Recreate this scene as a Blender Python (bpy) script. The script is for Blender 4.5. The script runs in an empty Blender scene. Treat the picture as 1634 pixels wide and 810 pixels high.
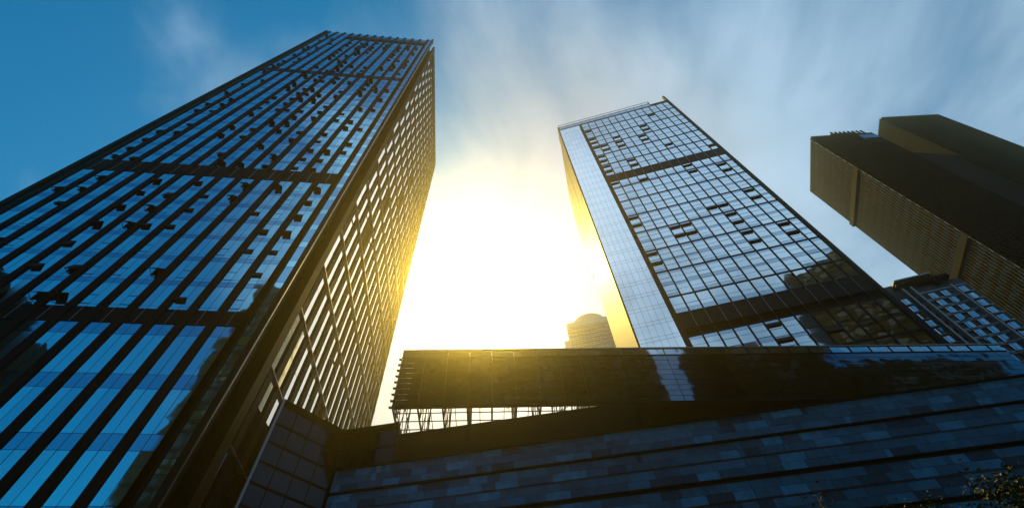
import bpy, math, random
from mathutils import Vector, Matrix, noise
random.seed(7)
R = math.radians
sc = bpy.context.scene
col = sc.collection
CZ = 1.6                       # eye height; heights below are written relative to the eye

# ------------------------------------------------------------------ camera
F_PX, ELEV, ROLL, HEAD = 707.9, 55.03, -4.04, 8.39
def cam_axes():
    e, ro, az = R(ELEV), R(ROLL), R(HEAD)
    fw = Vector((math.cos(e)*math.sin(az), math.cos(e)*math.cos(az), math.sin(e)))
    r0 = Vector((math.cos(az), -math.sin(az), 0)); u0 = r0.cross(fw)
    r = math.cos(ro)*r0 + math.sin(ro)*u0
    u = -math.sin(ro)*r0 + math.cos(ro)*u0
    return r, u, fw
CR, CU, CF = cam_axes()
cd = bpy.data.cameras.new('camera'); cam = bpy.data.objects.new('camera', cd); col.objects.link(cam)
cd.sensor_width = 36; cd.lens = F_PX/1634*36; cd.clip_start = .1; cd.clip_end = 20000
m = Matrix((CR, CU, -CF)).transposed().to_4x4(); m.translation = (0, 0, CZ); cam.matrix_world = m
sc.camera = cam

# ------------------------------------------------------------------ sky, sun, exposure
SUN_AZ, SUN_EL = 0.6, 50.5
def dirv(az, el): return Vector((math.cos(R(el))*math.sin(R(az)), math.cos(R(el))*math.cos(R(az)), math.sin(R(el))))
SUN = dirv(SUN_AZ, SUN_EL)
world = bpy.data.worlds.new('World'); sc.world = world; world.use_nodes = True
nt = world.node_tree; N = nt.nodes; L = nt.links; N.clear()
def wm(op, a, b=None, c=None, clamp=False):
    n = N.new('ShaderNodeMath'); n.operation = op; n.use_clamp = clamp
    for i, v in enumerate((a, b, c)):
        if v is None: continue
        if isinstance(v, (int, float)): n.inputs[i].default_value = v
        else: L.new(v, n.inputs[i])
    return n.outputs[0]
def wv(op, a, b=None):
    n = N.new('ShaderNodeVectorMath'); n.operation = op
    for i, v in enumerate((a, b)):
        if v is None: continue
        if isinstance(v, (tuple, Vector)): n.inputs[i].default_value = v
        else: L.new(v, n.inputs[i])
    return n
def wramp(v, lo, hi):
    n = N.new('ShaderNodeMapRange'); n.interpolation_type = 'SMOOTHSTEP'; n.clamp = True
    L.new(v, n.inputs[0]); n.inputs[1].default_value = lo; n.inputs[2].default_value = hi
    return n.outputs[0]
out = N.new('ShaderNodeOutputWorld'); bg = N.new('ShaderNodeBackground'); L.new(bg.outputs[0], out.inputs[0])
sky = N.new('ShaderNodeTexSky'); sky.sky_type = 'NISHITA'; sky.sun_disc = False
sky.sun_elevation = R(SUN_EL); sky.sun_rotation = R(SUN_AZ); sky.dust_density = 1.0; sky.ozone_density = 4.0; sky.air_density = 1.0
tc = N.new('ShaderNodeTexCoord'); D = wv('NORMALIZE', tc.outputs['Generated']).outputs[0]
cosS = wv('DOT_PRODUCT', D, SUN).outputs['Value']
# blue air
tint = N.new('ShaderNodeMix'); tint.data_type = 'RGBA'; tint.blend_type = 'MULTIPLY'; tint.inputs[0].default_value = 1
L.new(sky.outputs[0], tint.inputs[6]); tint.inputs[7].default_value = (.0, .98, 1.30, 1)
# thin streaky cloud on a high layer: the view direction cut with a plane overhead
sep = N.new('ShaderNodeSeparateXYZ'); L.new(D, sep.inputs[0])
den = wm('ADD', wm('MAXIMUM', sep.outputs[2], 0.02), .25)
cmb = N.new('ShaderNodeCombineXYZ'); L.new(wm('DIVIDE', sep.outputs[0], den), cmb.inputs[0]); L.new(wm('DIVIDE', sep.outputs[1], den), cmb.inputs[1])
mp = N.new('ShaderNodeMapping'); L.new(cmb.outputs[0], mp.inputs[0]); mp.inputs['Rotation'].default_value = (0, 0, R(24)); mp.inputs['Scale'].default_value = (1.5, 1.05, 1)
mp.inputs['Location'].default_value = (3.1, 1.7, 0)
n1 = N.new('ShaderNodeTexNoise'); n1.inputs['Scale'].default_value = 1.9; n1.inputs['Detail'].default_value = 7; n1.inputs['Roughness'].default_value = .55; n1.inputs['Distortion'].default_value = .35
L.new(mp.outputs[0], n1.inputs['Vector'])
n2 = N.new('ShaderNodeTexNoise'); n2.inputs['Scale'].default_value = .9; n2.inputs['Detail'].default_value = 3
L.new(cmb.outputs[0], n2.inputs['Vector'])
nn = wm('ADD', wm('MULTIPLY', n1.outputs[0], .65), wm('MULTIPLY', n2.outputs[0], .35))
# more cloud towards the sun's side and the east
east = wv('DOT_PRODUCT', D, dirv(50, 38)).outputs['Value']
near = wm('MULTIPLY', wramp(cosS, .55, 1.0), .34)
west = wv('DOT_PRODUCT', D, dirv(187, 52)).outputs['Value']
cov = wm('ADD', nn, wm('ADD', near, wm('ADD', wm('MULTIPLY', wramp(east, .30, 1.0), .20), wm('MULTIPLY', wramp(west, .80, 1.0), .34))))
cov = wm('SUBTRACT', cov, wm('MULTIPLY', wramp(wv('DOT_PRODUCT', D, dirv(-95, 58)).outputs['Value'], .30, .95), .20))
cloud = wramp(cov, .46, .82); westr = wramp(west, .80, 1.0)
# cloud brightness: forward scattering of the sun in thin cloud
g = .75
hg = wm('DIVIDE', (1-g*g), wm('POWER', wm('SUBTRACT', 1+g*g, wm('MULTIPLY', cosS, 2*g)), 1.5))
cb = wm('MULTIPLY', wm('ADD', wm('ADD', 4.8, wm('MULTIPLY', westr, 1.3)), wm('MULTIPLY', hg, .40)), wm('ADD', .52, wm('MULTIPLY', n1.outputs[0], .96)))
cc = N.new('ShaderNodeMix'); cc.data_type = 'RGBA'; L.new(wramp(cosS, .72, .99), cc.inputs[0]); cc.inputs[6].default_value = (.82, 1.20, 1.62, 1); cc.inputs[7].default_value = (1.0, 1.02, 1.03, 1)
cs = wv('SCALE', cc.outputs[2]); L.new(cb, cs.inputs['Scale'])
mix = N.new('ShaderNodeMix'); mix.data_type = 'RGBA'; L.new(wm('MULTIPLY', cloud, .93), mix.inputs[0]); L.new(tint.outputs[2], mix.inputs[6]); L.new(cs.outputs[0], mix.inputs[7])
L.new(mix.outputs[2], bg.inputs[0]); bg.inputs[1].default_value = .05

sl = bpy.data.lights.new('sun', 'SUN'); sl.energy = 5.0; sl.angle = R(.53); sl.color = (1, .71, .16)
so = bpy.data.objects.new('sun', sl); col.objects.link(so); so.rotation_euler = SUN.to_track_quat('Z', 'Y').to_euler(); so.location = SUN*300

sc.view_settings.view_transform = 'Standard'; sc.view_settings.look = 'None'; sc.view_settings.exposure = 1.0; sc.view_settings.gamma = 1
sc.render.engine = 'CYCLES'
sc.cycles.max_bounces = 8; sc.cycles.volume_bounces = 0; sc.cycles.glossy_bounces = 4; sc.cycles.transparent_max_bounces = 12
sc.cycles.sample_clamp_indirect = 4

# ------------------------------------------------------------------ materials
def mat(name, base, rough=.5, metal=0, spec=.5, bump=None, vary=None, emit=None):
    m = bpy.data.materials.new(name); m.use_nodes = True
    nt = m.node_tree; b = nt.nodes['Principled BSDF']
    b.inputs['Base Color'].default_value = (*base, 1); b.inputs['Roughness'].default_value = rough
    b.inputs['Metallic'].default_value = metal; b.inputs['Specular IOR Level'].default_value = spec
    tc = nt.nodes.new('ShaderNodeTexCoord')
    if vary:
        sc_, amt = vary
        n = nt.nodes.new('ShaderNodeTexNoise'); n.inputs['Scale'].default_value = sc_; n.inputs['Detail'].default_value = 5
        nt.links.new(tc.outputs['Object'], n.inputs['Vector'])
        r = nt.nodes.new('ShaderNodeMapRange'); r.inputs[1].default_value = .3; r.inputs[2].default_value = .7; r.inputs[3].default_value = 1-amt; r.inputs[4].default_value = 1+amt
        nt.links.new(n.outputs[0], r.inputs[0])
        v = nt.nodes.new('ShaderNodeVectorMath'); v.operation = 'SCALE'; v.inputs[0].default_value = base; nt.links.new(r.outputs[0], v.inputs['Scale'])
        nt.links.new(v.outputs[0], b.inputs['Base Color'])
    if bump:
        scl, st, dist = bump
        n = nt.nodes.new('ShaderNodeTexNoise'); n.inputs['Scale'].default_value = scl; n.inputs['Detail'].default_value = 1
        nt.links.new(tc.outputs['Object'], n.inputs['Vector'])
        bp = nt.nodes.new('ShaderNodeBump'); bp.inputs['Strength'].default_value = st; bp.inputs['Distance'].default_value = dist
        nt.links.new(n.outputs[0], bp.inputs['Height']); nt.links.new(bp.outputs[0], b.inputs['Normal'])
    if emit: b.inputs['Emission Color'].default_value = (*emit[0], 1); b.inputs['Emission Strength'].default_value = emit[1]
    return m
M = dict(
    glass=mat('coated_glass', (.44, .90, 1.0), .03, 1, bump=(.55, 1, .012)),
    glass_b=mat('coated_glass_darker', (.36, .74, .88), .04, 1, bump=(.55, 1, .012)),
    glass_c=mat('coated_glass_with_blind', (.50, .80, .90), .10, 1, bump=(.55, 1, .012)),
    spandrel=mat('spandrel_glass', (.24, .54, .72), .05, 1, bump=(.55, 1, .012)),
    glass_hi=mat('bright_glass', (.88, .90, .92), .04, 1, bump=(.5, 1, .008)),
    glass_grid=mat('grid_tower_glass', (.60, .68, .72), .03, 1, bump=(.5, 1, .012)),
    span_grid=mat('grid_tower_spandrel', (.36, .46, .56), .06, 1, bump=(.5, 1, .012)),
    dark=mat('black_anodised_metal', (.007, .009, .013), .7, 0, .08, vary=(.6, .3)),
    frame=mat('dark_bronze_frame', (.016, .016, .017), .6, 0, .12, vary=(.8, .3)),
    reveal=mat('dark_reveal', (.006, .006, .007), .8, 0, .1),
    alum=mat('grey_aluminium', (.22, .24, .26), .35, .6),
    pod_glass=mat('tinted_podium_glass', (.12, .18, .24),   .04, 1, bump=(.7, 1, .010)),
    pod_glass_top=mat('pale_parapet_glass', (.45, .55, .62), .06, 1, bump=(.8, 1, .02)),
    clear=mat('lattice_steel', (.05, .05, .05), .4, .3),
    black_clad=mat('black_ribbed_cladding', (.003, .006, .012), .8, 0, .02),
    black_glass=mat('black_tower_glass', (.004, .03, .06), .05, 0, .07),
    street_clad=mat('charcoal_facade', (.004, .005, .007), .7, 0, .03, vary=(.3, .4)),
    street_glass=mat('charcoal_facade_glass', (.006, .009, .014), .08, 0, .4),
    corner_glass=mat('corner_glass', (.01, .03, .05), .06, 0, .5),
    wing_glass=mat('dark_wing_glass', (.012, .020, .028), .08, 1, bump=(.8, 1, .012)),
    flat_wall=mat('apartment_wall', (.06, .07, .085), .8, vary=(.5, .15)),
    flat_glass=mat('apartment_glass', (.26, .40, .50), .05, 1, bump=(.8, 1, .02)),
    flat_pipe=mat('apartment_pipe', (.34, .37, .4), .4, 0),
    far_wall=mat('pale_far_wall', (.55, .54, .50), .8),
    far_glass=mat('far_glass', (.25, .27, .3), .1, 0, .8),
    asphalt=mat('asphalt', (.045, .045, .047), .9, vary=(2, .25)),
    paving=mat('paving', (.16, .16, .155), .85, vary=(1.2, .2)),
    leaf=mat('dark_leaf', (.022, .034, .018), .8, 0, .1, vary=(3, .35)),
    bark=mat('bark', (.07, .055, .04), .9, vary=(6, .3)),
    joint=mat('stone_joint', (.02, .022, .025), .9),
    lit=mat('lit_window', (.6, .6, .6), .4, emit=((.8, .9, 1), .12)),
)
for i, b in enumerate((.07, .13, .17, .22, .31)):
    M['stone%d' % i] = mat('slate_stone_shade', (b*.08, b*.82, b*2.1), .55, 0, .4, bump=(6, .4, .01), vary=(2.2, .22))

# ------------------------------------------------------------------ mesh helpers
class MB:
    """collects boxes and tubes and links them as one mesh object"""
    def __init__(s): s.v = []; s.f = []; s.m = []; s.mats = []
    def mi(s, k):
        if k not in s.mats: s.mats.append(k)
        return s.mats.index(k)
    def hexa(s, p, k):
        o = len(s.v); s.v += p; i = s.mi(k)
        for q in ((0, 3, 2, 1), (4, 5, 6, 7), (0, 1, 5, 4), (1, 2, 6, 5), (2, 3, 7, 6), (3, 0, 4, 7)):
            s.f.append(tuple(o+a for a in q)); s.m.append(i)
    def prism(s, poly, z0, z1, k):
        o = len(s.v); n = len(poly); i = s.mi(k)
        s.v += [Vector((x, y, z0+CZ)) for x, y in poly] + [Vector((x, y, z1+CZ)) for x, y in poly]
        s.f.append(tuple(o+a for a in range(n))[::-1]); s.m.append(i)
        s.f.append(tuple(o+n+a for a in range(n))); s.m.append(i)
        for a in range(n):
            b = (a+1) % n; s.f.append((o+a, o+b, o+n+b, o+n+a)); s.m.append(i)
    def tube(s, a, b, r, k, n=6, r2=None):
        a = Vector(a); b = Vector(b); d = (b-a).normalized(); r2 = r if r2 is None else r2
        x = d.orthogonal().normalized(); y = d.cross(x); o = len(s.v); i = s.mi(k)
        for c, rr in ((a, r), (b, r2)):
            s.v += [c + rr*(math.cos(t*2*math.pi/n)*x + math.sin(t*2*math.pi/n)*y) for t in range(n)]
        for t in range(n):
            u = (t+1) % n; s.f.append((o+t, o+u, o+n+u, o+n+t)); s.m.append(i)
        s.f.append(tuple(o+t for t in range(n))[::-1]); s.m.append(i); s.f.append(tuple(o+n+t for t in range(n))); s.m.append(i)
    def build(s, name, parent=None, origin=None, **props):
        org = Vector(origin) if origin is not None else (Vector(parent['org']) if parent and 'org' in parent else Vector((0, 0, 0)))
        me = bpy.data.meshes.new(name); me.from_pydata([tuple(p-org) for p in s.v], [], s.f)
        for k in s.mats: me.materials.append(M[k])
        for p, i in zip(me.polygons, s.m): p.material_index = i
        me.update()
        o = bpy.data.objects.new(name, me); col.objects.link(o)
        if parent: o.parent = parent; o['org'] = tuple(org) if not isinstance(parent.get('org'), type(None)) else (0, 0, 0)
        else: o.location = org
        for k, v in props.items(): o[k] = v
        return o
class Frame:
    """s runs along azimuth A, t runs into the building, z up (relative to the eye)"""
    def __init__(f, P, A):
        f.P = Vector((P[0], P[1], 0)); f.a = Vector((math.sin(R(A)), math.cos(R(A)), 0)); f.b = Vector((math.sin(R(A-90)), math.cos(R(A-90)), 0))
    def pt(f, s, t, z): return f.P + f.a*s + f.b*t + Vector((0, 0, z+CZ))
    def xy(f, s, t): p = f.pt(s, t, 0); return (p.x, p.y)
    def box(f, mb, s0, s1, t0, t1, z0, z1, k, dt=None):
        d = dt or (0, 0, 0, 0)   # tilt of the front face: offsets at (s0,z0)(s1,z0)(s1,z1)(s0,z1)
        mb.hexa([f.pt(s0, t0+d[0], z0), f.pt(s1, t0+d[1], z0), f.pt(s1, t1+d[1], z0), f.pt(s0, t1+d[0], z0),
                 f.pt(s0, t0+d[3], z1), f.pt(s1, t0+d[2], z1), f.pt(s1, t1+d[2], z1), f.pt(s0, t1+d[3], z1)], k)
    def pane(f, mb, s0, s1, t, z0, z1, k, tilt=.003, bow=0):
        a = random.gauss(0, tilt)*(s1-s0)/2; b = random.gauss(0, tilt)*(z1-z0)/2
        f.box(mb, s0, s1, t, t+.04, z0, z1, k, (-a-b, a-b, a+b, -a+b))
def empty(name, loc, label, cat, group=None):
    o = bpy.data.objects.new(name, None); col.objects.link(o); o.location = loc; o.empty_display_size = 1
    o['org'] = tuple(loc); o['label'] = label; o['category'] = cat
    if group: o['group'] = group
    return o
def px(p):
    d = Vector(p)-Vector((0, 0, CZ)); z = d.dot(CF)
    if z < .1: return None
    return (817+F_PX*d.dot(CR)/z, 405-F_PX*d.dot(CU)/z)
def area(pts):
    q = [px(p) for p in pts]
    if any(a is None for a in q): return 0
    cx = sum(a[0] for a in q)/4; cy = sum(a[1] for a in q)/4
    if not (-30 < cx < 1664 and -30 < cy < 840): return 0
    return abs(sum(q[i][0]*q[(i+1) % 4][1]-q[(i+1) % 4][0]*q[i][1] for i in range(4)))/2
def spread(name, items, parent, rest_name=None, n=100):
    """items: (area, fill function); the n largest become parts, the rest one part"""
    items.sort(key=lambda i: -i[0])
    for a, fn in items[:n]:
        mb = MB(); fn(mb); mb.build(name, parent)
    if items[n:]:
        mb = MB()
        for a, fn in items[n:]: fn(mb)
        mb.build(rest_name or name, parent, kind='stuff')

# ------------------------------------------------------------------ ground
mb = MB(); mb.prism([(-430, -430), (430, -430), (430, 430), (-430, 430)], -1.66-CZ+CZ-.5, -1.62, 'paving'); g_ = mb.build('ground', kind='structure')
mb = MB(); mb.prism([(-300, -20), (300, -20), (300, -8), (-300, -8)], -1.60-.01, -1.596, 'asphalt'); mb.build('road', kind='structure')
mb = MB(); mb.prism([(-300, -8), (300, -8), (300, -7.75), (-300, -7.75)], -1.62, -1.48, 'alum'); mb.build('kerb', kind='structure')

# ------------------------------------------------------------------ striped tower, left
LT = empty('striped_tower', (-31, 45, 0), 'tall blue glass tower with black vertical stripes filling the left side', 'skyscraper')
FF = Frame((-46.7, 25), 90)        # front: s 0..31.2
FS = Frame((-15.5, 25), 0)         # right flank: s 2.5..41
P = 2.18
mb = MB()
mb.prism([(-46.4, 25.5), (-16.3, 25.5), (-16.3, 27.6), (-15.75, 27.6), (-15.75, 66), (-46.4, 66)], -1.6, 143.5, 'reveal')
mb.build('tower_body', LT)
s_first = 46.7-45.12                 # left edge of first glass strip
ns = 13
bands = ((24.95, 26.5), (49.1, 51.8), (97.7, 99.8))
zones = [(2.0, 24.95), (26.5, 49.1), (51.8, 97.7), (99.8, 145.3)]
# piers stand proud of the glass
for i in range(ns+1):
    s1 = s_first+i*P; mb = MB(); s0 = s1-.62
    FF.box(mb, s0, s1, 0, .5, -1.6, 145.9, 'dark'); mb.build('pier', LT)
mb = MB(); FF.box(mb, 0, .55, -.05, .6, -1.6, 146.2, 'dark'); mb.build('edge_pier', LT)
mb = MB()
z = 2.
while z < 140:
    h = random.choice((2.2, 2.6, 2.9)); FF.pane(mb, .57, .90, .30, z, z+h, 'glass'); z += 3.15
mb.build('edge_glazing', LT)
# narrow glazed strip by the corner and the dark corner itself
mb = MB(); z = 2.
while z < 146:
    FF.pane(mb, 29.80, 30.75, .12, z, z+2.2, 'spandrel'); FF.pane(mb, 29.80, 30.75, .12, z+2.24, z+3.11, 'glass'); z += 3.15
mb.build('corner_glazing', LT)
mb = MB(); FF.box(mb, 30.78, 31.2, -.05, .6, -1.6, 147.2, 'dark'); FF.box(mb, 29.3, 29.78, 0, .5, -1.6, 146.4, 'dark'); mb.build('corner_pier', LT)
mb = MB(); FF.box(mb, 31.202, 31.26, .02, .14, -1.6, 146.6, 'alum'); mb.build('corner_trim', LT)
for z0, z1 in bands:
    mb = MB(); FF.box(mb, .9, 29.29, .06, .49, z0, z1, 'dark')
    for i in range(ns):
        c = s_first+i*P+.76; FF.box(mb, c-.025, c+.025, .03, .06, z0, z1, 'alum')
    mb.build('mechanical_band', LT)
# floor levels
def floors(z0, z1):
    if z1 < 26: return [(-.8+1.0, .0), (3.0, 4.1), (6.9, 8.0), (10.9, 12.0), (15.0, 16.05), (19.2, 20.35), (23.84, 24.93)]
    if z0 > 50:
        r = []; z = z0+2.2
        while z < z1-1.5: r.append((z, z+.68)); z += 3.12
        return r
    return [(29.4, 30.02), (32.8, 33.45), (36.27, 36.92), (39.35, 40.17), (42.42, 43.2), (45.5, 46.26)]
opens = []
tabcols = {0: 1, 1: 1, 4: 0, 5: 1, 6: 0, 7: 0, 8: 1, 10: 0, 11: 0, 12: 0}
def open_win(F, s0, s1, t, zt, h, ang, k='frame'):
    def fn(mb):
        c, sn = math.cos(ang), math.sin(ang)
        a = [(t, zt), (t-h*sn, zt-h*c)]
        th = .07
        def P4(s, tt, zz): return F.pt(s, tt, zz)
        (ta, za), (tb, zb) = a
        mb.hexa([P4(s0, tb, zb), P4(s1, tb, zb), P4(s1, tb+th, zb-.02), P4(s0, tb+th, zb-.02), P4(s0, ta, za), P4(s1, ta, za), P4(s1, ta+th, za-.02), P4(s0, ta+th, za-.02)], k)  # flap dark instead of glass: the street's dark reflection put into its colour
        F.box(mb, s0+.03, s1-.03, t-.02, t+.03, zt-h, zt, 'reveal')  # near-black sheet over the glass paints the shade of the open gap
        # stays
        for s in (s0+.03, s1-.06): mb.hexa([P4(s, tb, zb), P4(s+.03, tb, zb), P4(s+.03, t, zt-h), P4(s, t, zt-h), P4(s, tb, zb+.04), P4(s+.03, tb, zb+.04), P4(s+.03, t, zt-h+.04), P4(s, t, zt-h+.04)], 'frame')
    return fn
rnd = random.Random(5)
for zi, (z0, z1) in enumerate(zones):
    fl = floors(z0, z1)
    for i in range(ns):
        sa = s_first+i*P+.0; sb = sa+1.52; sm = (sa+sb)/2; mb = MB()
        levels = [z0+.02]
        for a, b in fl:
            if b > z0 and a < z1: levels += [a, b]
        levels.append(z1-.02)
        top_cut = z1
        if zi == 3 and i >= 3: top_cut = 137.2
        if zi == 3: levels = [l for l in levels if l < top_cut-.3]+[top_cut]
        for j in range(len(levels)-1):
            a, b = levels[j], levels[j+1]
            isp = any(abs(a-q[0]) < .01 for q in fl)
            if b-a < .08: continue
            for u0, u1, half in ((sa+.01, sm-.018, 0), (sm+.018, sb-.01, 1)):
                k = 'spandrel' if isp else rnd.choices(('glass', 'glass_b', 'glass_c'), (8, 2, 1))[0]
                if not isp and b-a > 1.6:
                    # a transom splits the vision pane
                    cut = b-.75 if zi != 0 else None
                    if zi == 0: FF.pane(mb, u0, u1, .12, a+.015, b-.015, k)
                    else:
                        FF.pane(mb, u0, u1, .12, a+.35, b-.015, k); FF.pane(mb, u0, u1, .12, a+.015, a+.32, k)
                        if tabcols.get(i) == half or (tabcols.get(i) is None and rnd.random() < .04):
                            pr = {1: .62, 2: .50, 3: .55}[zi]
                            if i in (2, 3, 9): pr = .06
                            if rnd.random() < pr and b < 141:
                                zt = a+1.25 if zi > 1 else a+1.45
                                cs_ = [FF.pt(u0, 0, zt), FF.pt(u1, 0, zt), FF.pt(u1, 0, zt-.9), FF.pt(u0, 0, zt-.9)]
                                opens.append((area(cs_), open_win(FF, u0, u1, .09, zt, rnd.choice((.55, .74, .9)), R(rnd.choice((15, 22, 30, 42))))))
                            elif rnd.random() < .6:
                                FF.box(mb, u0, u1, .105, .122, a+.36, a+.40, 'reveal'); FF.box(mb, u0, u1, .105, .122, a+1.35, a+1.40, 'reveal')
                else: FF.pane(mb, u0, u1, .12, a+.015, b-.015, k)
        mb.build('window_strip', LT)
spread('open_window', opens, LT)
# louvred slot and crown under the roof
mb = MB(); FF.box(mb, s_first+3*P-.66, s_first+12*P+1.5, -.02, .4, 137.25, 140.4, 'reveal')
mb.build('louvre_slot', LT)
mb = MB()
for i in range(3, ns):
    sa = s_first+i*P
    FF.pane(mb, sa, sa+1.52, .1, 140.5, 141.6, 'spandrel'); FF.box(mb, sa, sa+1.52, .1, .4, 141.7, 142.6, 'reveal'); FF.pane(mb, sa, sa+1.52, .1, 142.7, 145.1, 'spandrel')
mb.build('crown_screen', LT)
mb = MB(); FF.box(mb, 0, 31.2, .52, .8, 143.4, 145.4, 'dark'); mb.prism([(-16.0, 27.55), (-15.5, 27.55), (-15.5, 66.2), (-16.0, 66.2)], 143.4, 149.6, 'dark'); mb.build('parapet', LT)
# right flank: two-storey tiers of glass, each tier shifted half a bay
mb = MB(); FS.box(mb, .62, 2.5, .8, 1.0, -1.6, 140, 'dark'); FS.box(mb, 2.5, 3.6, -.06, .3, -1.6, 149.5, 'dark'); FS.box(mb, 40.7, 41.2, -.02, .4, -1.6, 149.5, 'dark'); mb.build('flank_pier', LT)
wins = []; z = 24.4-6.75*3; tier = 0; H = 6.75
fr = []
while z < 147:
    z1 = min(z+H, 149)
    mbf = MB()
    off = 0 if tier % 2 else 1.09
    s = 3.7-2.18+off
    while s < 40.6:
        a, b = max(s, 3.62), min(s+1.30, 40.65)
        if b-a > .25:
            solid = rnd.random() < .035
            halves = [(z+.16, z+3.2), (z+3.24, z1-.02)]
            cs_ = [FS.pt(a, 0, z), FS.pt(b, 0, z), FS.pt(b, 0, z1), FS.pt(a, 0, z1)]
            if not solid:
                def fn(mb, a=a, b=b, z=z, z1=z1, r=rnd.random()):
                    ct = z+3.2 if r > .25 else z+4.4
                    FS.pane(mb, a, b, .16, z+.10, min(ct, z1), 'glass_hi', .004)
                    if ct+.04 < z1: FS.pane(mb, a, b, .16, ct+(.04 if r > .1 else .5), z1-.02, 'glass_hi', .004)
                wins.append((area(cs_), fn))
        # pier between two panes
        a2, b2 = max(s+1.30, 3.62), min(s+2.18, 40.68)
        if b2 > a2: FS.box(mbf, a2, b2, .0, .22, z+.02, z1, 'dark')
        s += 2.18
    mbf.build('pier_tier', LT)
    mb = MB(); FS.box(mb, 3.62, 40.66, -.05, .23, z-.06, z+.02, 'alum'); mb.build('ledge', LT)
    z += H; tier += 1
spread('window', wins, LT)
# far corner glass fin of the flank
mb = MB()
z = 10
while z < 118: FS.pane(mb, 41.22, 42.6, .4, z, z+3.1, 'glass_hi'); FS.box(mb, 42.62, 42.74, .3, .5, z+.6, z+1.5, 'dark'); z += 3.37
FS.box(mb, 41.2, 42.7, .46, .6, -1.6, 119, 'alum'); mb.build('corner_screen', LT)

# ------------------------------------------------------------------ gridded tower, centre right
d55 = (55*math.sin(R(28.1)), 55*math.cos(R(28.1)))
GT = empty('gridded_tower', (45, 60, 0), 'glass tower with bronze window grid and pale glazed strip, in the middle', 'skyscraper')
FG = Frame(d55, 109.7)
sd = (math.sin(R(17.5)), math.cos(R(17.5)))
q0 = FG.xy(.15, .25); q1 = FG.xy(36, .25); q2 = (q1[0]+28*sd[0], q1[1]+28*sd[1]); q3 = (q0[0]+26.2*sd[0], q0[1]+26.2*sd[1])
mb = MB(); mb.prism([q0, q1, q2, q3], -1.6, 141, 'reveal'); mb.build('tower_body', GT)
# dark flank wall with its pale groove
FL = Frame(d55, 17.5)
mb = MB(); FL.box(mb, 0, 26.3, .0, .2, -1.6, 144.8, 'frame')
for zz in range(0, 36): FL.box(mb, 3.3, 26.3, -.012, .0, zz*4.1, zz*4.1+.06, 'reveal')
for q in (15.5, 20.8, 26.0): FL.box(mb, q, q+.35, -.45, .0, 20, 139+4*random.random(), 'frame')
mb.build('flank_wall', GT)
mb = MB(); FL.box(mb, 5.6, 6.5, -.10, -.015, -1.6, 144.5, 'alum'); mb.build('flank_groove', GT)
# glazed strip
mb = MB(); z = 38.
while z < 143:
    for i in range(6):
        a = .12+i*1.06
        FG.pane(mb, a, a+1.025, .02, z, z+2.55, 'glass_hi', .0025); FG.pane(mb, a, a+1.025, .02, z+2.60, z+3.33, 'glass_hi', .0025)
    z += 3.38
mb.build('glazed_strip', GT)
mb = MB(); FG.box(mb, 6.55, 7.2, -.12, .3, 20, 142.4, 'frame'); mb.build('strip_frame', GT)
for z0, z1, nm in ((100., 103.6, 0), (48.5, 51.9, 0)):
    mb = MB(); FG.box(mb, 7.2, 36, -.02, .25, z0, z1, 'frame')
    for i in range(1, 13): FG.box(mb, 7.2+i*28.8/13-.03, 7.2+i*28.8/13+.03, -.10, -.072, z0, z1, 'alum')
    mb.build('mechanical_band', GT)
CW = 28.8/13
for i in range(14):
    s = 7.2+i*CW; mb = MB(); w = .14 if i < 13 else .35
    FG.box(mb, s-w/2, s+w/2+.08, -.07, .22, 20, 145.2 if i < 11 else 144.6, 'frame'); mb.build('mullion', GT)
rows = [(130.4+6.75, 143.2), (130.4, 130.4+6.75), (123.7, 130.4), (117., 123.7), (110.3, 117.), (103.6, 110.3), (96.6, 100.), (89.8, 96.6), (83.1, 89.8), (76.3, 83.1), (69.5, 76.3), (62.75, 69.5), (56., 62.75), (51.9, 56.), (46.9, 48.5), (40.2, 46.9), (33.5, 40.2), (26.8, 33.5)]
for z0, z1 in rows:
    mb = MB(); FG.box(mb, 7.2, 36, -.05, .22, z0-.14, z0+.14, 'frame'); mb.build('floor_beam', GT)
gw = []; go = []
for ri, (z0, z1) in enumerate(rows):
    for i in range(13):
        a = 7.2+i*CW+.18; b = 7.2+(i+1)*CW-.10
        if ri == 14: continue
        opn = (i in (0, 3, 8) and rnd.random() < .5) or rnd.random() < .08
        h = z1-z0-.32; z = z0+.16
        # bands inside a two storey bay: glass / spandrel / glass / spandrel
        if h > 5: cuts = [(0, .40, 'g'), (.40, .50, 's'), (.51, .90, 'g'), (.90, 1, 's')]
        elif h > 2.6: cuts = [(0, .25, 's'), (.25, 1, 'g')]
        else: cuts = [(0, 1, 'g')]
        if rnd.random() < .3 and h > 5: cuts = [(0, .12, 's'), (.12, .42, 'g'), (.42, .56, 's'), (.57, .92, 'g'), (.92, 1, 's')]
        def fn(mb, a=a, b=b, z=z, h=h, cuts=cuts, opn=opn, r=rnd.random()):
            for c0, c1, k in cuts:
                FG.pane(mb, a, b, .04, z+c0*h+.025, z+c1*h-.025, 'glass_grid' if k == 'g' else 'span_grid', .004)
            for q_ in ((.2, .45, .72) if h > 5 else (.45,)): FG.box(mb, a, b, .018, .045, z+h*q_+r*.2, z+h*q_+r*.2+.07, 'span_grid' if r > .5 else 'frame')
        gw.append((area([FG.pt(a, 0, z), FG.pt(b, 0, z), FG.pt(b, 0, z+h), FG.pt(a, 0, z+h)]), fn))
        if opn and h > 2.6:
            for zt in ((z+h*.5, z+h*.98) if h > 5 and rnd.random() < .55 else (z+h*rnd.choice((.5, .98)),)):
                zt -= .35
                go.append((area([FG.pt(a, 0, zt), FG.pt(b, 0, zt), FG.pt(b, 0, zt-1), FG.pt(a, 0, zt-1)]), open_win(FG, a, b, .01, zt, .75, R(24))))
spread('window', gw, GT); spread('open_window', go, GT)
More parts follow.
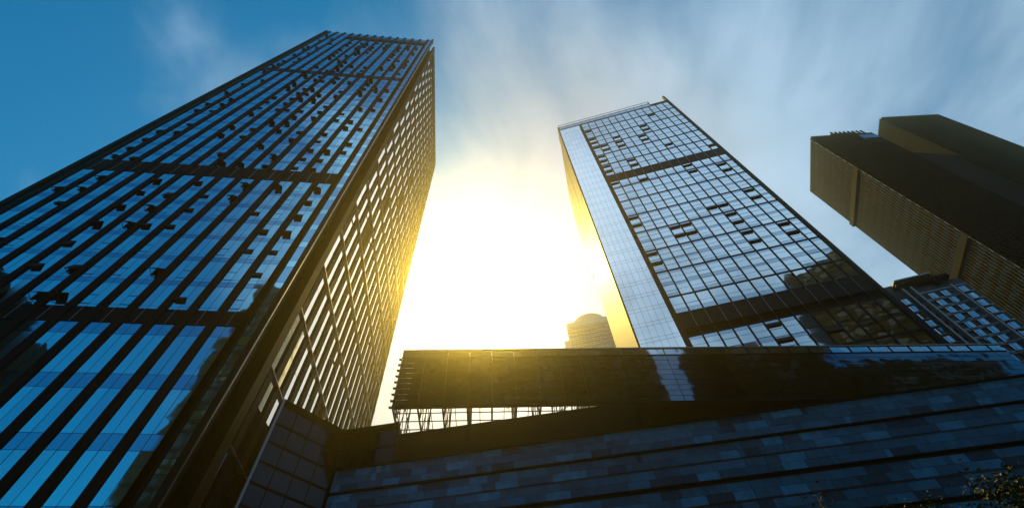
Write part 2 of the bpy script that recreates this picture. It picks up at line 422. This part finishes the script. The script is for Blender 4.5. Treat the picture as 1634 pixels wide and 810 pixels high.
# roof edge: rail on the long part, raised blade at the right corner
mb = MB(); FG.box(mb, .15, 30.4, -.05, .2, 143.2, 145.9, 'frame')
for i in range(12): FG.pane(mb, .2+i*2.5, 2.6+i*2.5, -.10, 143.6, 145.2, 'span_grid')
mb.build('parapet', GT)
mb = MB(); FG.box(mb, .1, 30.5, -.12, 0, 147.25, 147.45, 'alum')
FG.box(mb, 30.35, 30.5, -.12, 1.2, 145.9, 147.5, 'frame')
for i in range(13): FG.box(mb, .1+i*2.53, .2+i*2.53, -.1, 0, 145.9, 147.25, 'alum')
mb.build('roof_rail', GT)
mb = MB(); FG.box(mb, 35.6, 36.15, -.25, .6, 20, 148.6, 'frame'); mb.build('corner_blade', GT)
mb = MB(); FG.box(mb, 30.5, 35.6, -.02, .3, 143.2, 144.8, 'frame'); mb.build('parapet', GT)
mb = MB()
for i, (a, zz) in enumerate(((.3, 147), (9, 144), (17, 141), (24, 137))): FL.box(mb, a, a+5, -.25, .25, 100, zz, 'frame')
mb.build('flank_parapet', GT)

# ------------------------------------------------------------------ black ribbed tower, far right (two volumes of one building)
K = 1.0
def at(az, d): return (d*math.sin(R(az)), d*math.cos(R(az)))
BT = empty('ribbed_black_tower', (at(72, 126*K)[0], at(72, 126*K)[1], 0), 'black ribbed tower with flat roof and a taller slab behind, far right', 'skyscraper')
C0 = at(68.4, 126*K); FA = Frame(C0, 98); FBk = Frame(C0, 26.2)
LA, LB = 22.1*K, 22.9*K; zt = 149.4*K
f_end = FA.xy(LA, 0); e2 = (math.sin(R(26.2))*LB, math.cos(R(26.2))*LB)
mb = MB(); mb.prism([C0, f_end, (f_end[0]+e2[0], f_end[1]+e2[1]), (C0[0]+e2[0], C0[1]+e2[1])], -1.6, zt-.3, 'black_clad'); mb.build('tower_body', BT)
def bladed(F, Lg, z0, z1, n, name, sgn, depth, parent, w=.34):
    for i in range(n):
        s = (i+.5)*Lg/n; mb = MB()
        F.box(mb, s-w/2, s+w/2, -depth if sgn > 0 else .02, -.02 if sgn > 0 else depth, z0, z1, 'black_clad'); mb.build(name, parent)
bladed(FA, LA, -1.6, zt, 24, 'rib', 1, .45, BT)
# left grid face: the body lies on the +s side of this frame's right hand, so ribs stand on the -a side
FBL = Frame((C0[0]+e2[0], C0[1]+e2[1]), 26.2+180)      # runs from far corner back to the front corner, inward = right side
def gridface(F, Lg, z0, z1, n, flo, parent):
    bladed(F, Lg, z0, z1, n, 'rib', 1, .18, parent, .40)
    for i in range(n-1):
        mbg = MB(); z = z0
        F.box(mbg, (i+.5)*Lg/n+.2, (i+1.5)*Lg/n-.2, -.045, -.021, z0, z1, 'black_clad')
        while z < z1-2:
            if rnd.random() < .93:
                s = (i+.5)*Lg/n+.21; F.pane(mbg, s, s+Lg/n-.42, -.06, z+1.1, z+flo-.25, 'black_glass', .02)
            z += flo
        mbg.build('window_strip', parent)
gridface(FBL, LB, 60, zt-1, 24, 3.2, BT)
for zz in (124.3*K, 85.6*K, 66*K):
    mb = MB(); FBL.box(mb, -.1, LB+.1, -.62, -.03, zz-1.0, zz+1.0, 'black_clad'); mb.build('mechanical_band', BT)
mb = MB(); z = 60; FBL.box(mb, LB-.45, LB-.05, -.50, -.25, 60, zt-1, 'black_clad')
while z < zt-1: FBL.box(mb, LB-.43, LB-.10, -.56, -.49, z, z+1.5, 'corner_glass'); z += 3.0
mb.build('corner_glazing', BT)
# taller slab
B0 = at(74.8, 169*K); FC = Frame(B0, 97.3); LC = 23.8*K; zc = 175*K
e3 = (math.sin(R(26.2))*30*K, math.cos(R(26.2))*30*K)
c1 = FC.xy(LC, 0)
mb = MB(); mb.prism([B0, c1, (c1[0]+e3[0], c1[1]+e3[1]), (B0[0]+e3[0], B0[1]+e3[1])], -1.6, zc-.3, 'black_clad'); mb.build('rear_slab', BT)
bladed(FC, LC, -1.6, zc, 24, 'rear_rib', 1, .5, BT)
FCL = Frame((B0[0]+e3[0], B0[1]+e3[1]), 26.2+180)
mbg = MB()
for i in range(40):
    s = (i+.5)*30*K/40; FCL.box(mbg, s-.2, s+.2, -.5, -.02, 100, zc, 'black_clad')
z = zc-46
while z < zc-3:
    for i in range(39):
        s = (i+.5)*30*K/40+.25; FCL.pane(mbg, s, s+.6, -.1, z, z+3.0, 'flat_glass', .01)
    z += 4.4
mbg.build('rear_glazing', BT)
# link between the two, with its grey edge
lk = FA.xy(LA+.02, 2)
mb = MB(); mb.prism([FA.xy(LA+.03, 1.5), FA.xy(LA+.9, 1.5), FA.xy(LA+.9, 12), FA.xy(LA+.03, 12)], -1.6, 140*K, 'alum'); mb.build('link_wall', BT)
mb = MB(); mb.prism([FA.xy(LA+.95, 2.2), FA.xy(LA+30, 6), FA.xy(LA+30, 14), FA.xy(LA+.95, 12)], -1.6, 138*K, 'black_clad'); mb.build('link_wall', BT)
# plant room on the roof
mb = MB(); FA.box(mb, 9.9*K, 18.6*K, .6, 12, zt-.25, zt+3.5, 'black_clad')
for i in range(8): FA.box(mb, 9.9*K+i*1.55, 10.35*K+i*1.55, .2, .58, zt-.25, zt+4.1, 'black_clad')
mb.build('plant_room', BT)
mb = MB(); FA.box(mb, 14.0*K, 20.3*K, -1.2, -.5, zt-11, zt-3.5, 'black_clad'); FA.pane(mb, 14.4*K, 20.0*K, -1.26, zt-6.6, zt-3.6, 'flat_glass'); mb.build('roof_hatch', BT)

# ------------------------------------------------------------------ apartment block, right
AB = empty('apartment_block', (at(61, 91)[0], at(61, 91)[1], 0), 'grey apartment block with pale drainpipes, low at the right beside the gridded tower', 'apartment building')
KA = 1.06
HA = 60*KA; AP = at(59, 85.4*KA); FAp = Frame(AP, 112)
mb = MB()
FAp.box(mb, -14, 10.8*KA, 0, 16, -1.6, HA-2.8, 'flat_wall'); FAp.box(mb, -14, 6.9*KA, .8, 10, HA-2.8, HA-.5, 'flat_wall')
mb.build('building_body', AB)
colsW = [(-3.4, 2), (.05, 1), (3.35, 2), (5.5, 1), (7.4, 0), (9.2, 1)]
flh = 1.74*KA; HA = 60*KA
aw = []
mbs = MB()
z = HA-5; fi = 0
while z > 28:
    for s0 in (.0, 4.3, 6.2, 9.0, -2.2, -4.4):
        a = s0*KA+.1; b = a+1.0*KA
        def fn(mb, a=a, b=b, z=z, r=rnd.random()):
            k = 'flat_glass'
            FAp.box(mb, a-.12, b+.12, -.10, -.01, z-1.42, z+.1, 'reveal')
            m_ = a+(b-a)*.3
            FAp.pane(mb, a, m_-.04, -.13, z-1.3, z, 'span_grid' if r < .7 else k, .03); FAp.pane(mb, m_+.04, b, -.13, z-1.3, z, k, .03)
            FAp.box(mb, a-.15, b+.15, -.32, -.135, z-1.55, z-1.46, 'flat_pipe')
        aw.append((area([FAp.pt(a, 0, z), FAp.pt(b, 0, z), FAp.pt(b, 0, z-1.6), FAp.pt(a, 0, z-1.6)]), fn))
    FAp.box(mbs, 3.15*KA, 8.1*KA, -.22, -.01, z-1.84, z-1.7, 'alum')
    FAp.box(mbs, 3.15*KA, 10.7*KA, -.09, -.01, z+.35, z+.62, 'far_glass')
    z -= flh
mbs.build('floor_ledge', AB)
spread('window', aw, AB)
for s in (1.62, 2.9, 8.25):
    mb = MB(); FAp.box(mb, s*KA-.16, s*KA+.16, -.75, -.45, -1.6, HA-3 if s < 8 else HA-4.5, 'flat_pipe')
    mb.build('drainpipe', AB)
mb = MB(); FAp.box(mb, 1.85*KA, 2.65*KA, -.03, -.005, -1.6, HA-4, 'reveal')  # no depth here: the slot's shade is painted as a flat near-black strip
z = HA-6
while z > 30: FAp.box(mb, 1.85*KA, 2.65*KA, -.35, -.03, z, z+.9, 'flat_wall'); z -= flh
mb.build('recess_dark_strip', AB)
mb = MB()
for i in range(3): FAp.box(mb, 1.2*KA+i*.1, (6.8+i*.3)*KA, -.5-.3*i, .75, HA-2.75+i*.75, HA-2.5+i*.75, 'alum' if i == 2 else 'dark')
FAp.box(mb, 7.4*KA, 9.4*KA, -1.0, .6, HA-2.75, HA-2.0, 'dark'); FAp.box(mb, 6.9*KA, 7.3*KA, -.8, .6, HA-3.6, HA-1.4, 'dark')
mb.build('cornice', AB)

# ------------------------------------------------------------------ distant round-topped building
FB = empty('round_topped_building', (at(20.5, 150)[0], at(20.5, 150)[1], 0), 'pale distant block with a low domed roof, seen beside the gridded tower', 'building')
FQ = Frame(at(17.2, 150), 108)
Wd = 21.0; zt2 = 150*math.tan(R(45.3))
mb = MB(); FQ.box(mb, 0, Wd, 0, 18, -1.6, zt2, 'far_wall'); FQ.box(mb, -2.3, 0, 3, 15, -1.6, zt2-8, 'far_wall'); mb.build('building_body', FB)
mb = MB(); mb.tube(FQ.pt(11, 9, zt2), FQ.pt(11, 9, zt2+4.2), 8.5, 'far_wall', 32)
for i in range(12):
    r0 = 8.6*math.cos(i/12*math.pi/2); r1 = 8.6*math.cos((i+1)/12*math.pi/2); c = FQ.pt(11, 9, zt2+4.22)
    mb.tube(c+Vector((0, 0, 2.2*math.sin(i/12*math.pi/2))), c+Vector((0, 0, 2.2*math.sin((i+1)/12*math.pi/2)-.01)), r0, 'far_wall', 28, max(r1, .1))
mb.build('dome', FB)
fw_ = []
for j in range(26):
    z = zt2-3-j*2.35
    for i in range(12):
        a = .7+i*1.68
        def fn(mb, a=a, z=z, r=rnd.random()):
            FQ.box(mb, a, a+1.4, -.1, -.02, z-1.2, z, 'far_glass'); FQ.box(mb, a-.15, a+1.55, -.7, -.02, z-1.6, z-1.25, 'far_wall')
        fw_.append((area([FQ.pt(a, 0, z), FQ.pt(a+1.4, 0, z), FQ.pt(a+1.4, 0, z-1.2), FQ.pt(a, 0, z-1.2)]), fn))
spread('window', fw_, FB)

# ------------------------------------------------------------------ glass podium box
PB = empty('glass_podium', (20, 36, 0), 'long glass box with open steel lattice under it, above the stone wall', 'podium building')
PP = at(-10.9, 30/math.tan(R(42.1))); FP = Frame(PP, 93.5)
LP = 60.2; z0, z1 = 23.68, 30.0
rowh = .58; mb = MB()
z = z0+.12
def podpanes(sa, sb, mb):
    z = z0+.1
    while z < 28.9:
        s = sa
        while s < sb-.1:
            FP.pane(mb, s+.012, min(s+2.09, sb), 0, z+.022, min(z+rowh, 28.98)-.022, 'pod_glass', .0025); s += 2.1
        z += rowh
n = 0; s = 0
while s < LP-1:
    e = min(s+8.4, LP); mb = MB(); podpanes(s+.04, e, mb); mb.build('glazing_panel', PB); s = e
mb = MB(); FP.box(mb, 1.2, LP, .1, .3, z0, 29, 'dark'); mb.build('backing_wall', PB)
mb = MB()
s = 0
while s < LP: FP.pane(mb, s+.04, min(s+2.06, LP), .02, 29.08, 29.86, 'pod_glass_top', .006); s += 2.1
mb.build('parapet_glass', PB)
mb = MB(); FP.box(mb, -.05, LP+.05, -.08, .06, 29.0, 29.06, 'dark'); FP.box(mb, -.05, LP+.05, -.08, .1, 29.88, 30., 'alum'); FP.box(mb, -.05, LP, -.08, .3, z0-.06, z0+.08, 'dark')
s = 0
while s < LP: FP.box(mb, s-.03, s+.03, -.05, .08, 29.06, 29.88, 'dark'); s += 2.1
mb.build('rail', PB)
# soffit: dark solid from the right, a lattice bay at the left
mb = MB(); mb.prism([FP.xy(17.8, .32), FP.xy(LP, .32), FP.xy(LP, 30), FP.xy(24.0, 30), FP.xy(17.8, 4)], z0-.02, z0+.2, 'reveal'); mb.build('soffit', PB)
mb = MB(); mb.prism([FP.xy(24, 8), FP.xy(LP, 8), FP.xy(LP, 30), FP.xy(24, 30)], z0+.25, 29.2, 'dark'); mb.build('hall_body', PB)
def bar(mb, a, b, r=.05, k='clear'): mb.tube(FP.pt(*a), FP.pt(*b), r, k, 5)
for gi in range(9):                       # transverse trusses, one every 2.1 m
    s = gi*2.1; mb = MB(); D_ = 7.5
    bar(mb, (s, .1, z0), (s, D_, z0), .09); bar(mb, (s, .1, 28.9), (s, D_, 28.9), .09); bar(mb, (s, .15, z0), (s, .15, 28.9), .08); bar(mb, (s, D_, z0), (s, D_, 28.9), .08)
    for q in range(4):
        t = .15+q*1.84; t2 = t+1.84
        bar(mb, (s, t, z0), (s, t2, 28.9), .05); bar(mb, (s, t2, z0), (s, t, 28.9), .04)
    mb.build('truss', PB)
mb = MB()
for t in (.12, .95, 2.1, 3.3, 4.6): bar(mb, (0, t, z0), (18.6, t, z0), .05)
for s in [i*1.05 for i in range(18)]: bar(mb, (s, .1, z0+.05), (s, 5.2, z0+.05), .035)
rr = random.Random(3)
for i in range(46):
    s = rr.uniform(0, 17); bar(mb, (s, rr.uniform(.1, .6), z0+.1), (s+rr.uniform(-.7, .7), rr.uniform(2, 5), z0+rr.uniform(2, 5)), .035)
mb.build('lattice', PB)
mb = MB()
for q in range(9):                        # serrated open end
    za = z0+q*.66; bar(mb, (-.05, .1, za), (-.05, 3.4, za+.3), .04); bar(mb, (-.05, 3.4, za+.3), (-.05, .1, za+.66), .04)
    FP.box(mb, -.32, -.05, .0, .3, za, za+.05, 'clear')
mb.build('end_lattice', PB)

# ------------------------------------------------------------------ dark wing under the podium and its corner
WG = empty('glass_wing', (-4, 38, 0), 'low dark glazed wing between the striped tower and the podium', 'building')
w0 = (-14.6, 31.2); w1 = (-10.42, 35.31); w2 = (-5.6, 34.03); w3 = (13.5, 29.0)
mb = MB(); mb.prism([w0, w1, w2, (-5.0, 42), (-15.6, 42)], -1.6, 22.93, 'dark'); mb.build('building_body', WG)
mb = MB(); mb.prism([(-5.55, 34.05), w3, (16, 36), (-5, 42)], -1.6, 22.1, 'dark'); mb.build('building_body', WG)
FW1 = Frame(w0, math.degrees(math.atan2(w1[0]-w0[0], w1[1]-w0[1]))); L1 = math.dist(w0, w1)
FW2 = Frame(w1, math.degrees(math.atan2(w2[0]-w1[0], w2[1]-w1[1]))); L2 = math.dist(w1, w2)
for Fx, Lx in ((FW1, L1), (FW2, L2)):
    z = 22.5; nn_ = max(3, round(Lx/1.5)); ww_ = []
    while z > 8:
        for i in range(nn_):
            mb = MB(); Fx.pane(mb, i*Lx/nn_+.04, (i+1)*Lx/nn_-.04, -.08, z-1.35, z-.05, 'wing_glass', .004); mb.build('window', WG)
        z -= 1.5
mb = MB(); FW1.box(mb, -.1, .08, -.25, -.05, -1.6, 23.05, 'alum'); mb.build('corner_trim', WG)
mb = MB(); FW1.box(mb, 0, L1, -.2, .2, 22.95, 23.1, 'dark'); FW2.box(mb, 0, L2, -.2, .2, 22.95, 23.1, 'dark'); mb.build('coping', WG)

# ------------------------------------------------------------------ stone wall, lower right
SW = empty('stone_wall', (18, 20, 0), 'long slate stone wall with dark horizontal grooves across the lower right', 'wall')
S0 = at(17.3, 15/math.tan(R(31.8))); FT = Frame(S0, 105); SA, SB = -15.5, 52
mb = MB(); FT.box(mb, SA, SB, .12, 3.5, -1.6, 14.9, 'joint'); mb.build('wall_core', SW)
tops = [15.0]
zb = 13.62
per = 2.11
edges = [(15.02, 13.70)]
z = 13.54
while z > -1: edges.append((z, z-per+.24)); z -= per
shade_w = [2, 4, 5, 4, 3]
for bi, (za, zb) in enumerate(edges):
    mb = MB(); n_rows = 3 if bi == 0 else 4
    zz = za
    hs = [.46]*n_rows; tot = za-zb; 
    gap_at = 2 if bi else 99
    extra = .10 if bi else 0
    h = (tot-extra)/n_rows
    for r_ in range(n_rows):
        if r_ == gap_at:
            FT.box(mb, SA, SB, .05, .118, zz-.04, zz-.02, 'alum'); zz -= extra
        s = SA-rr.random()
        while s < SB:
            w = rr.choice((.3, .75, 1.0, 1.15, 1.3, 1.3)); a, b = max(s, SA), min(s+w, SB)
            if b > a+.05:
                k = 'stone%d' % rr.choices(range(5), shade_w)[0]
                o_ = rr.uniform(0, .012)
                FT.box(mb, a+.008, b-.008, o_, .118, zz-h+.01, zz-.008, k)
            s += w
        zz -= h
    mb.build('stone_band', SW)
    mb = MB(); FT.box(mb, SA, SB, -.08, .10, zb-.09, zb-.015, 'dark'); mb.build('groove_shadow', SW)  # raised dark bar standing in for the shadow inside the groove
mb = MB(); FT.box(mb, SA, SB, -.1, 3.6, 15.03, 15.12, 'dark'); mb.build('coping', SW)

# ------------------------------------------------------------------ small trees at the lower right edge
def small_tree(x, y, h, cr, n, label, seed, sparse=False):
    r = random.Random(seed)
    t = empty('small_tree', (x, y, 0), label, 'tree', 'young trees in front of the stone wall')
    mb = MB(); top = Vector((x+r.uniform(-.1, .1), y, h*.72)); mb.tube((x, y, -.02), top, .07, 'bark', 7, .03)
    tips = []
    for i in range(11):
        a = r.uniform(0, 6.28); b0 = Vector((x, y, h*r.uniform(.45, .7))); e = Vector((x+cr*math.cos(a)*r.uniform(.4, 1), y+cr*math.sin(a)*r.uniform(.4, 1), h*r.uniform(.7, 1.0)))
        mb.tube(b0, e, .022, 'bark', 5, .006); tips += [e, b0.lerp(e, .7), b0.lerp(e, .85)]
    mb.build('trunk', t)
    mb = MB(); li = mb.mi('leaf')
    for i in range(n):
        c = r.choice(tips)+Vector((r.gauss(0, .13), r.gauss(0, .13), r.gauss(0, .11)))
        d = Vector((r.gauss(0, 1), r.gauss(0, 1), r.gauss(-.3, .6))).normalized(); u = d.orthogonal().normalized(); u.rotate(Matrix.Rotation(r.uniform(0, 6.28), 3, d))
        L_ = r.uniform(.05, .10); o = len(mb.v)
        w = d.cross(u)
        mb.v += [c, c+d*L_*.5+u*L_*.28+w*.008, c+d*L_, c+d*L_*.5-u*L_*.28+w*.008]; mb.f.append((o, o+1, o+2, o+3)); mb.m.append(li)
    mb.build('crown', t)
for az, el, d, cr, n, lb in ((38.6, 21.0, 9.5, .55, 700, 'thin sparse young tree, leftmost along the bottom edge at lower right'),
                             (44.5, 18.8, 10.5, .65, 1600, 'low leafy young tree just right of the thin sparse one'),
                             (49.0, 19.6, 10, .6, 2300, 'dense pointed young tree, third from the left before the stone wall'),
                             (51.6, 17.6, 11.5, .9, 3600, 'wide young tree in the bottom right corner, fourth from the left'),
                             (55.0, 18.8, 10, .8, 3800, 'rightmost young tree, cut by the right edge of the picture')):
    small_tree(*at(az, d), CZ+d*math.tan(R(el)), cr, n, lb, int(az))

# ------------------------------------------------------------------ towers across the street behind the camera (mirrored in the glass)
def street_tower(name, x0, x1, y0, y1, h, label, flo=3.6, bay=3.0, step=None):
    t = empty(name, ((x0+x1)/2, (y0+y1)/2, 0), label, 'building', 'dark buildings across the street')
    mb = MB(); mb.prism([(x0, y0), (x1, y0), (x1, y1), (x0, y1)], -1.6, h, 'street_clad')
    if step: mb.prism([(x0+step, y0+4), (x1-step, y0+4), (x1-step, y1-4), (x0+step, y1-4)], h, h+9, 'street_clad')
    mb.build('building_body', t)
    F = Frame((x1, y1), 270)
    mb = MB(); z = 3
    while z < h-2:
        s = .8
        while s < (x1-x0)-bay+.5:
            if rnd.random() < .9: F.pane(mb, s, s+bay-.9, -.06, z, z+flo-1.5, 'street_glass', .01)
            s += bay
        z += flo
    mb.build('windows', t, kind='stuff')
    mb = MB(); z = 2.2
    while z < h: F.box(mb, -.1, x1-x0+.1, -.25, -.08, z-.2, z+.2, 'street_clad'); z += flo
    mb.build('floor_bands', t)
street_tower('street_tower', -62, 46, -62, -37, 103, 'broad dark block across the street, mirrored in the podium glass', step=14)
street_tower('street_tower', 97, 140, -64, -37, 82, 'lower dark block at the right across the street, mirrored in the podium end', step=0)
street_tower('street_tower', 66, 96, -64, -37, 122, 'tall dark block to the right across the street, mirrored in the gridded tower', step=0)
street_tower('street_tower', -150, -108, -47, -20, 84, 'dark block across the street mirrored at the far left of the striped tower', step=8)

# ------------------------------------------------------------------ air
hz = MB(); hz.prism([(-440, -440), (440, -440), (440, 440), (-440, 440)], -3.4, 184, 'reveal')
M['air'] = bpy.data.materials.new('air'); am = M['air']; am.use_nodes = True; an = am.node_tree; an.nodes.clear()
ao = an.nodes.new('ShaderNodeOutputMaterial'); pv = an.nodes.new('ShaderNodeVolumePrincipled'); an.links.new(pv.outputs[0], ao.inputs['Volume'])
pv.inputs['Color'].default_value = (1, .90, .46, 1); pv.inputs['Density'].default_value = .00080; pv.inputs['Anisotropy'].default_value = .957  # volume tinted yellow, added to give the golden veil round the sun
hz.mats = ['air']
hz.build('glow_haze', kind='stuff')
for o in bpy.data.objects:
    if 'org' in o: del o['org']
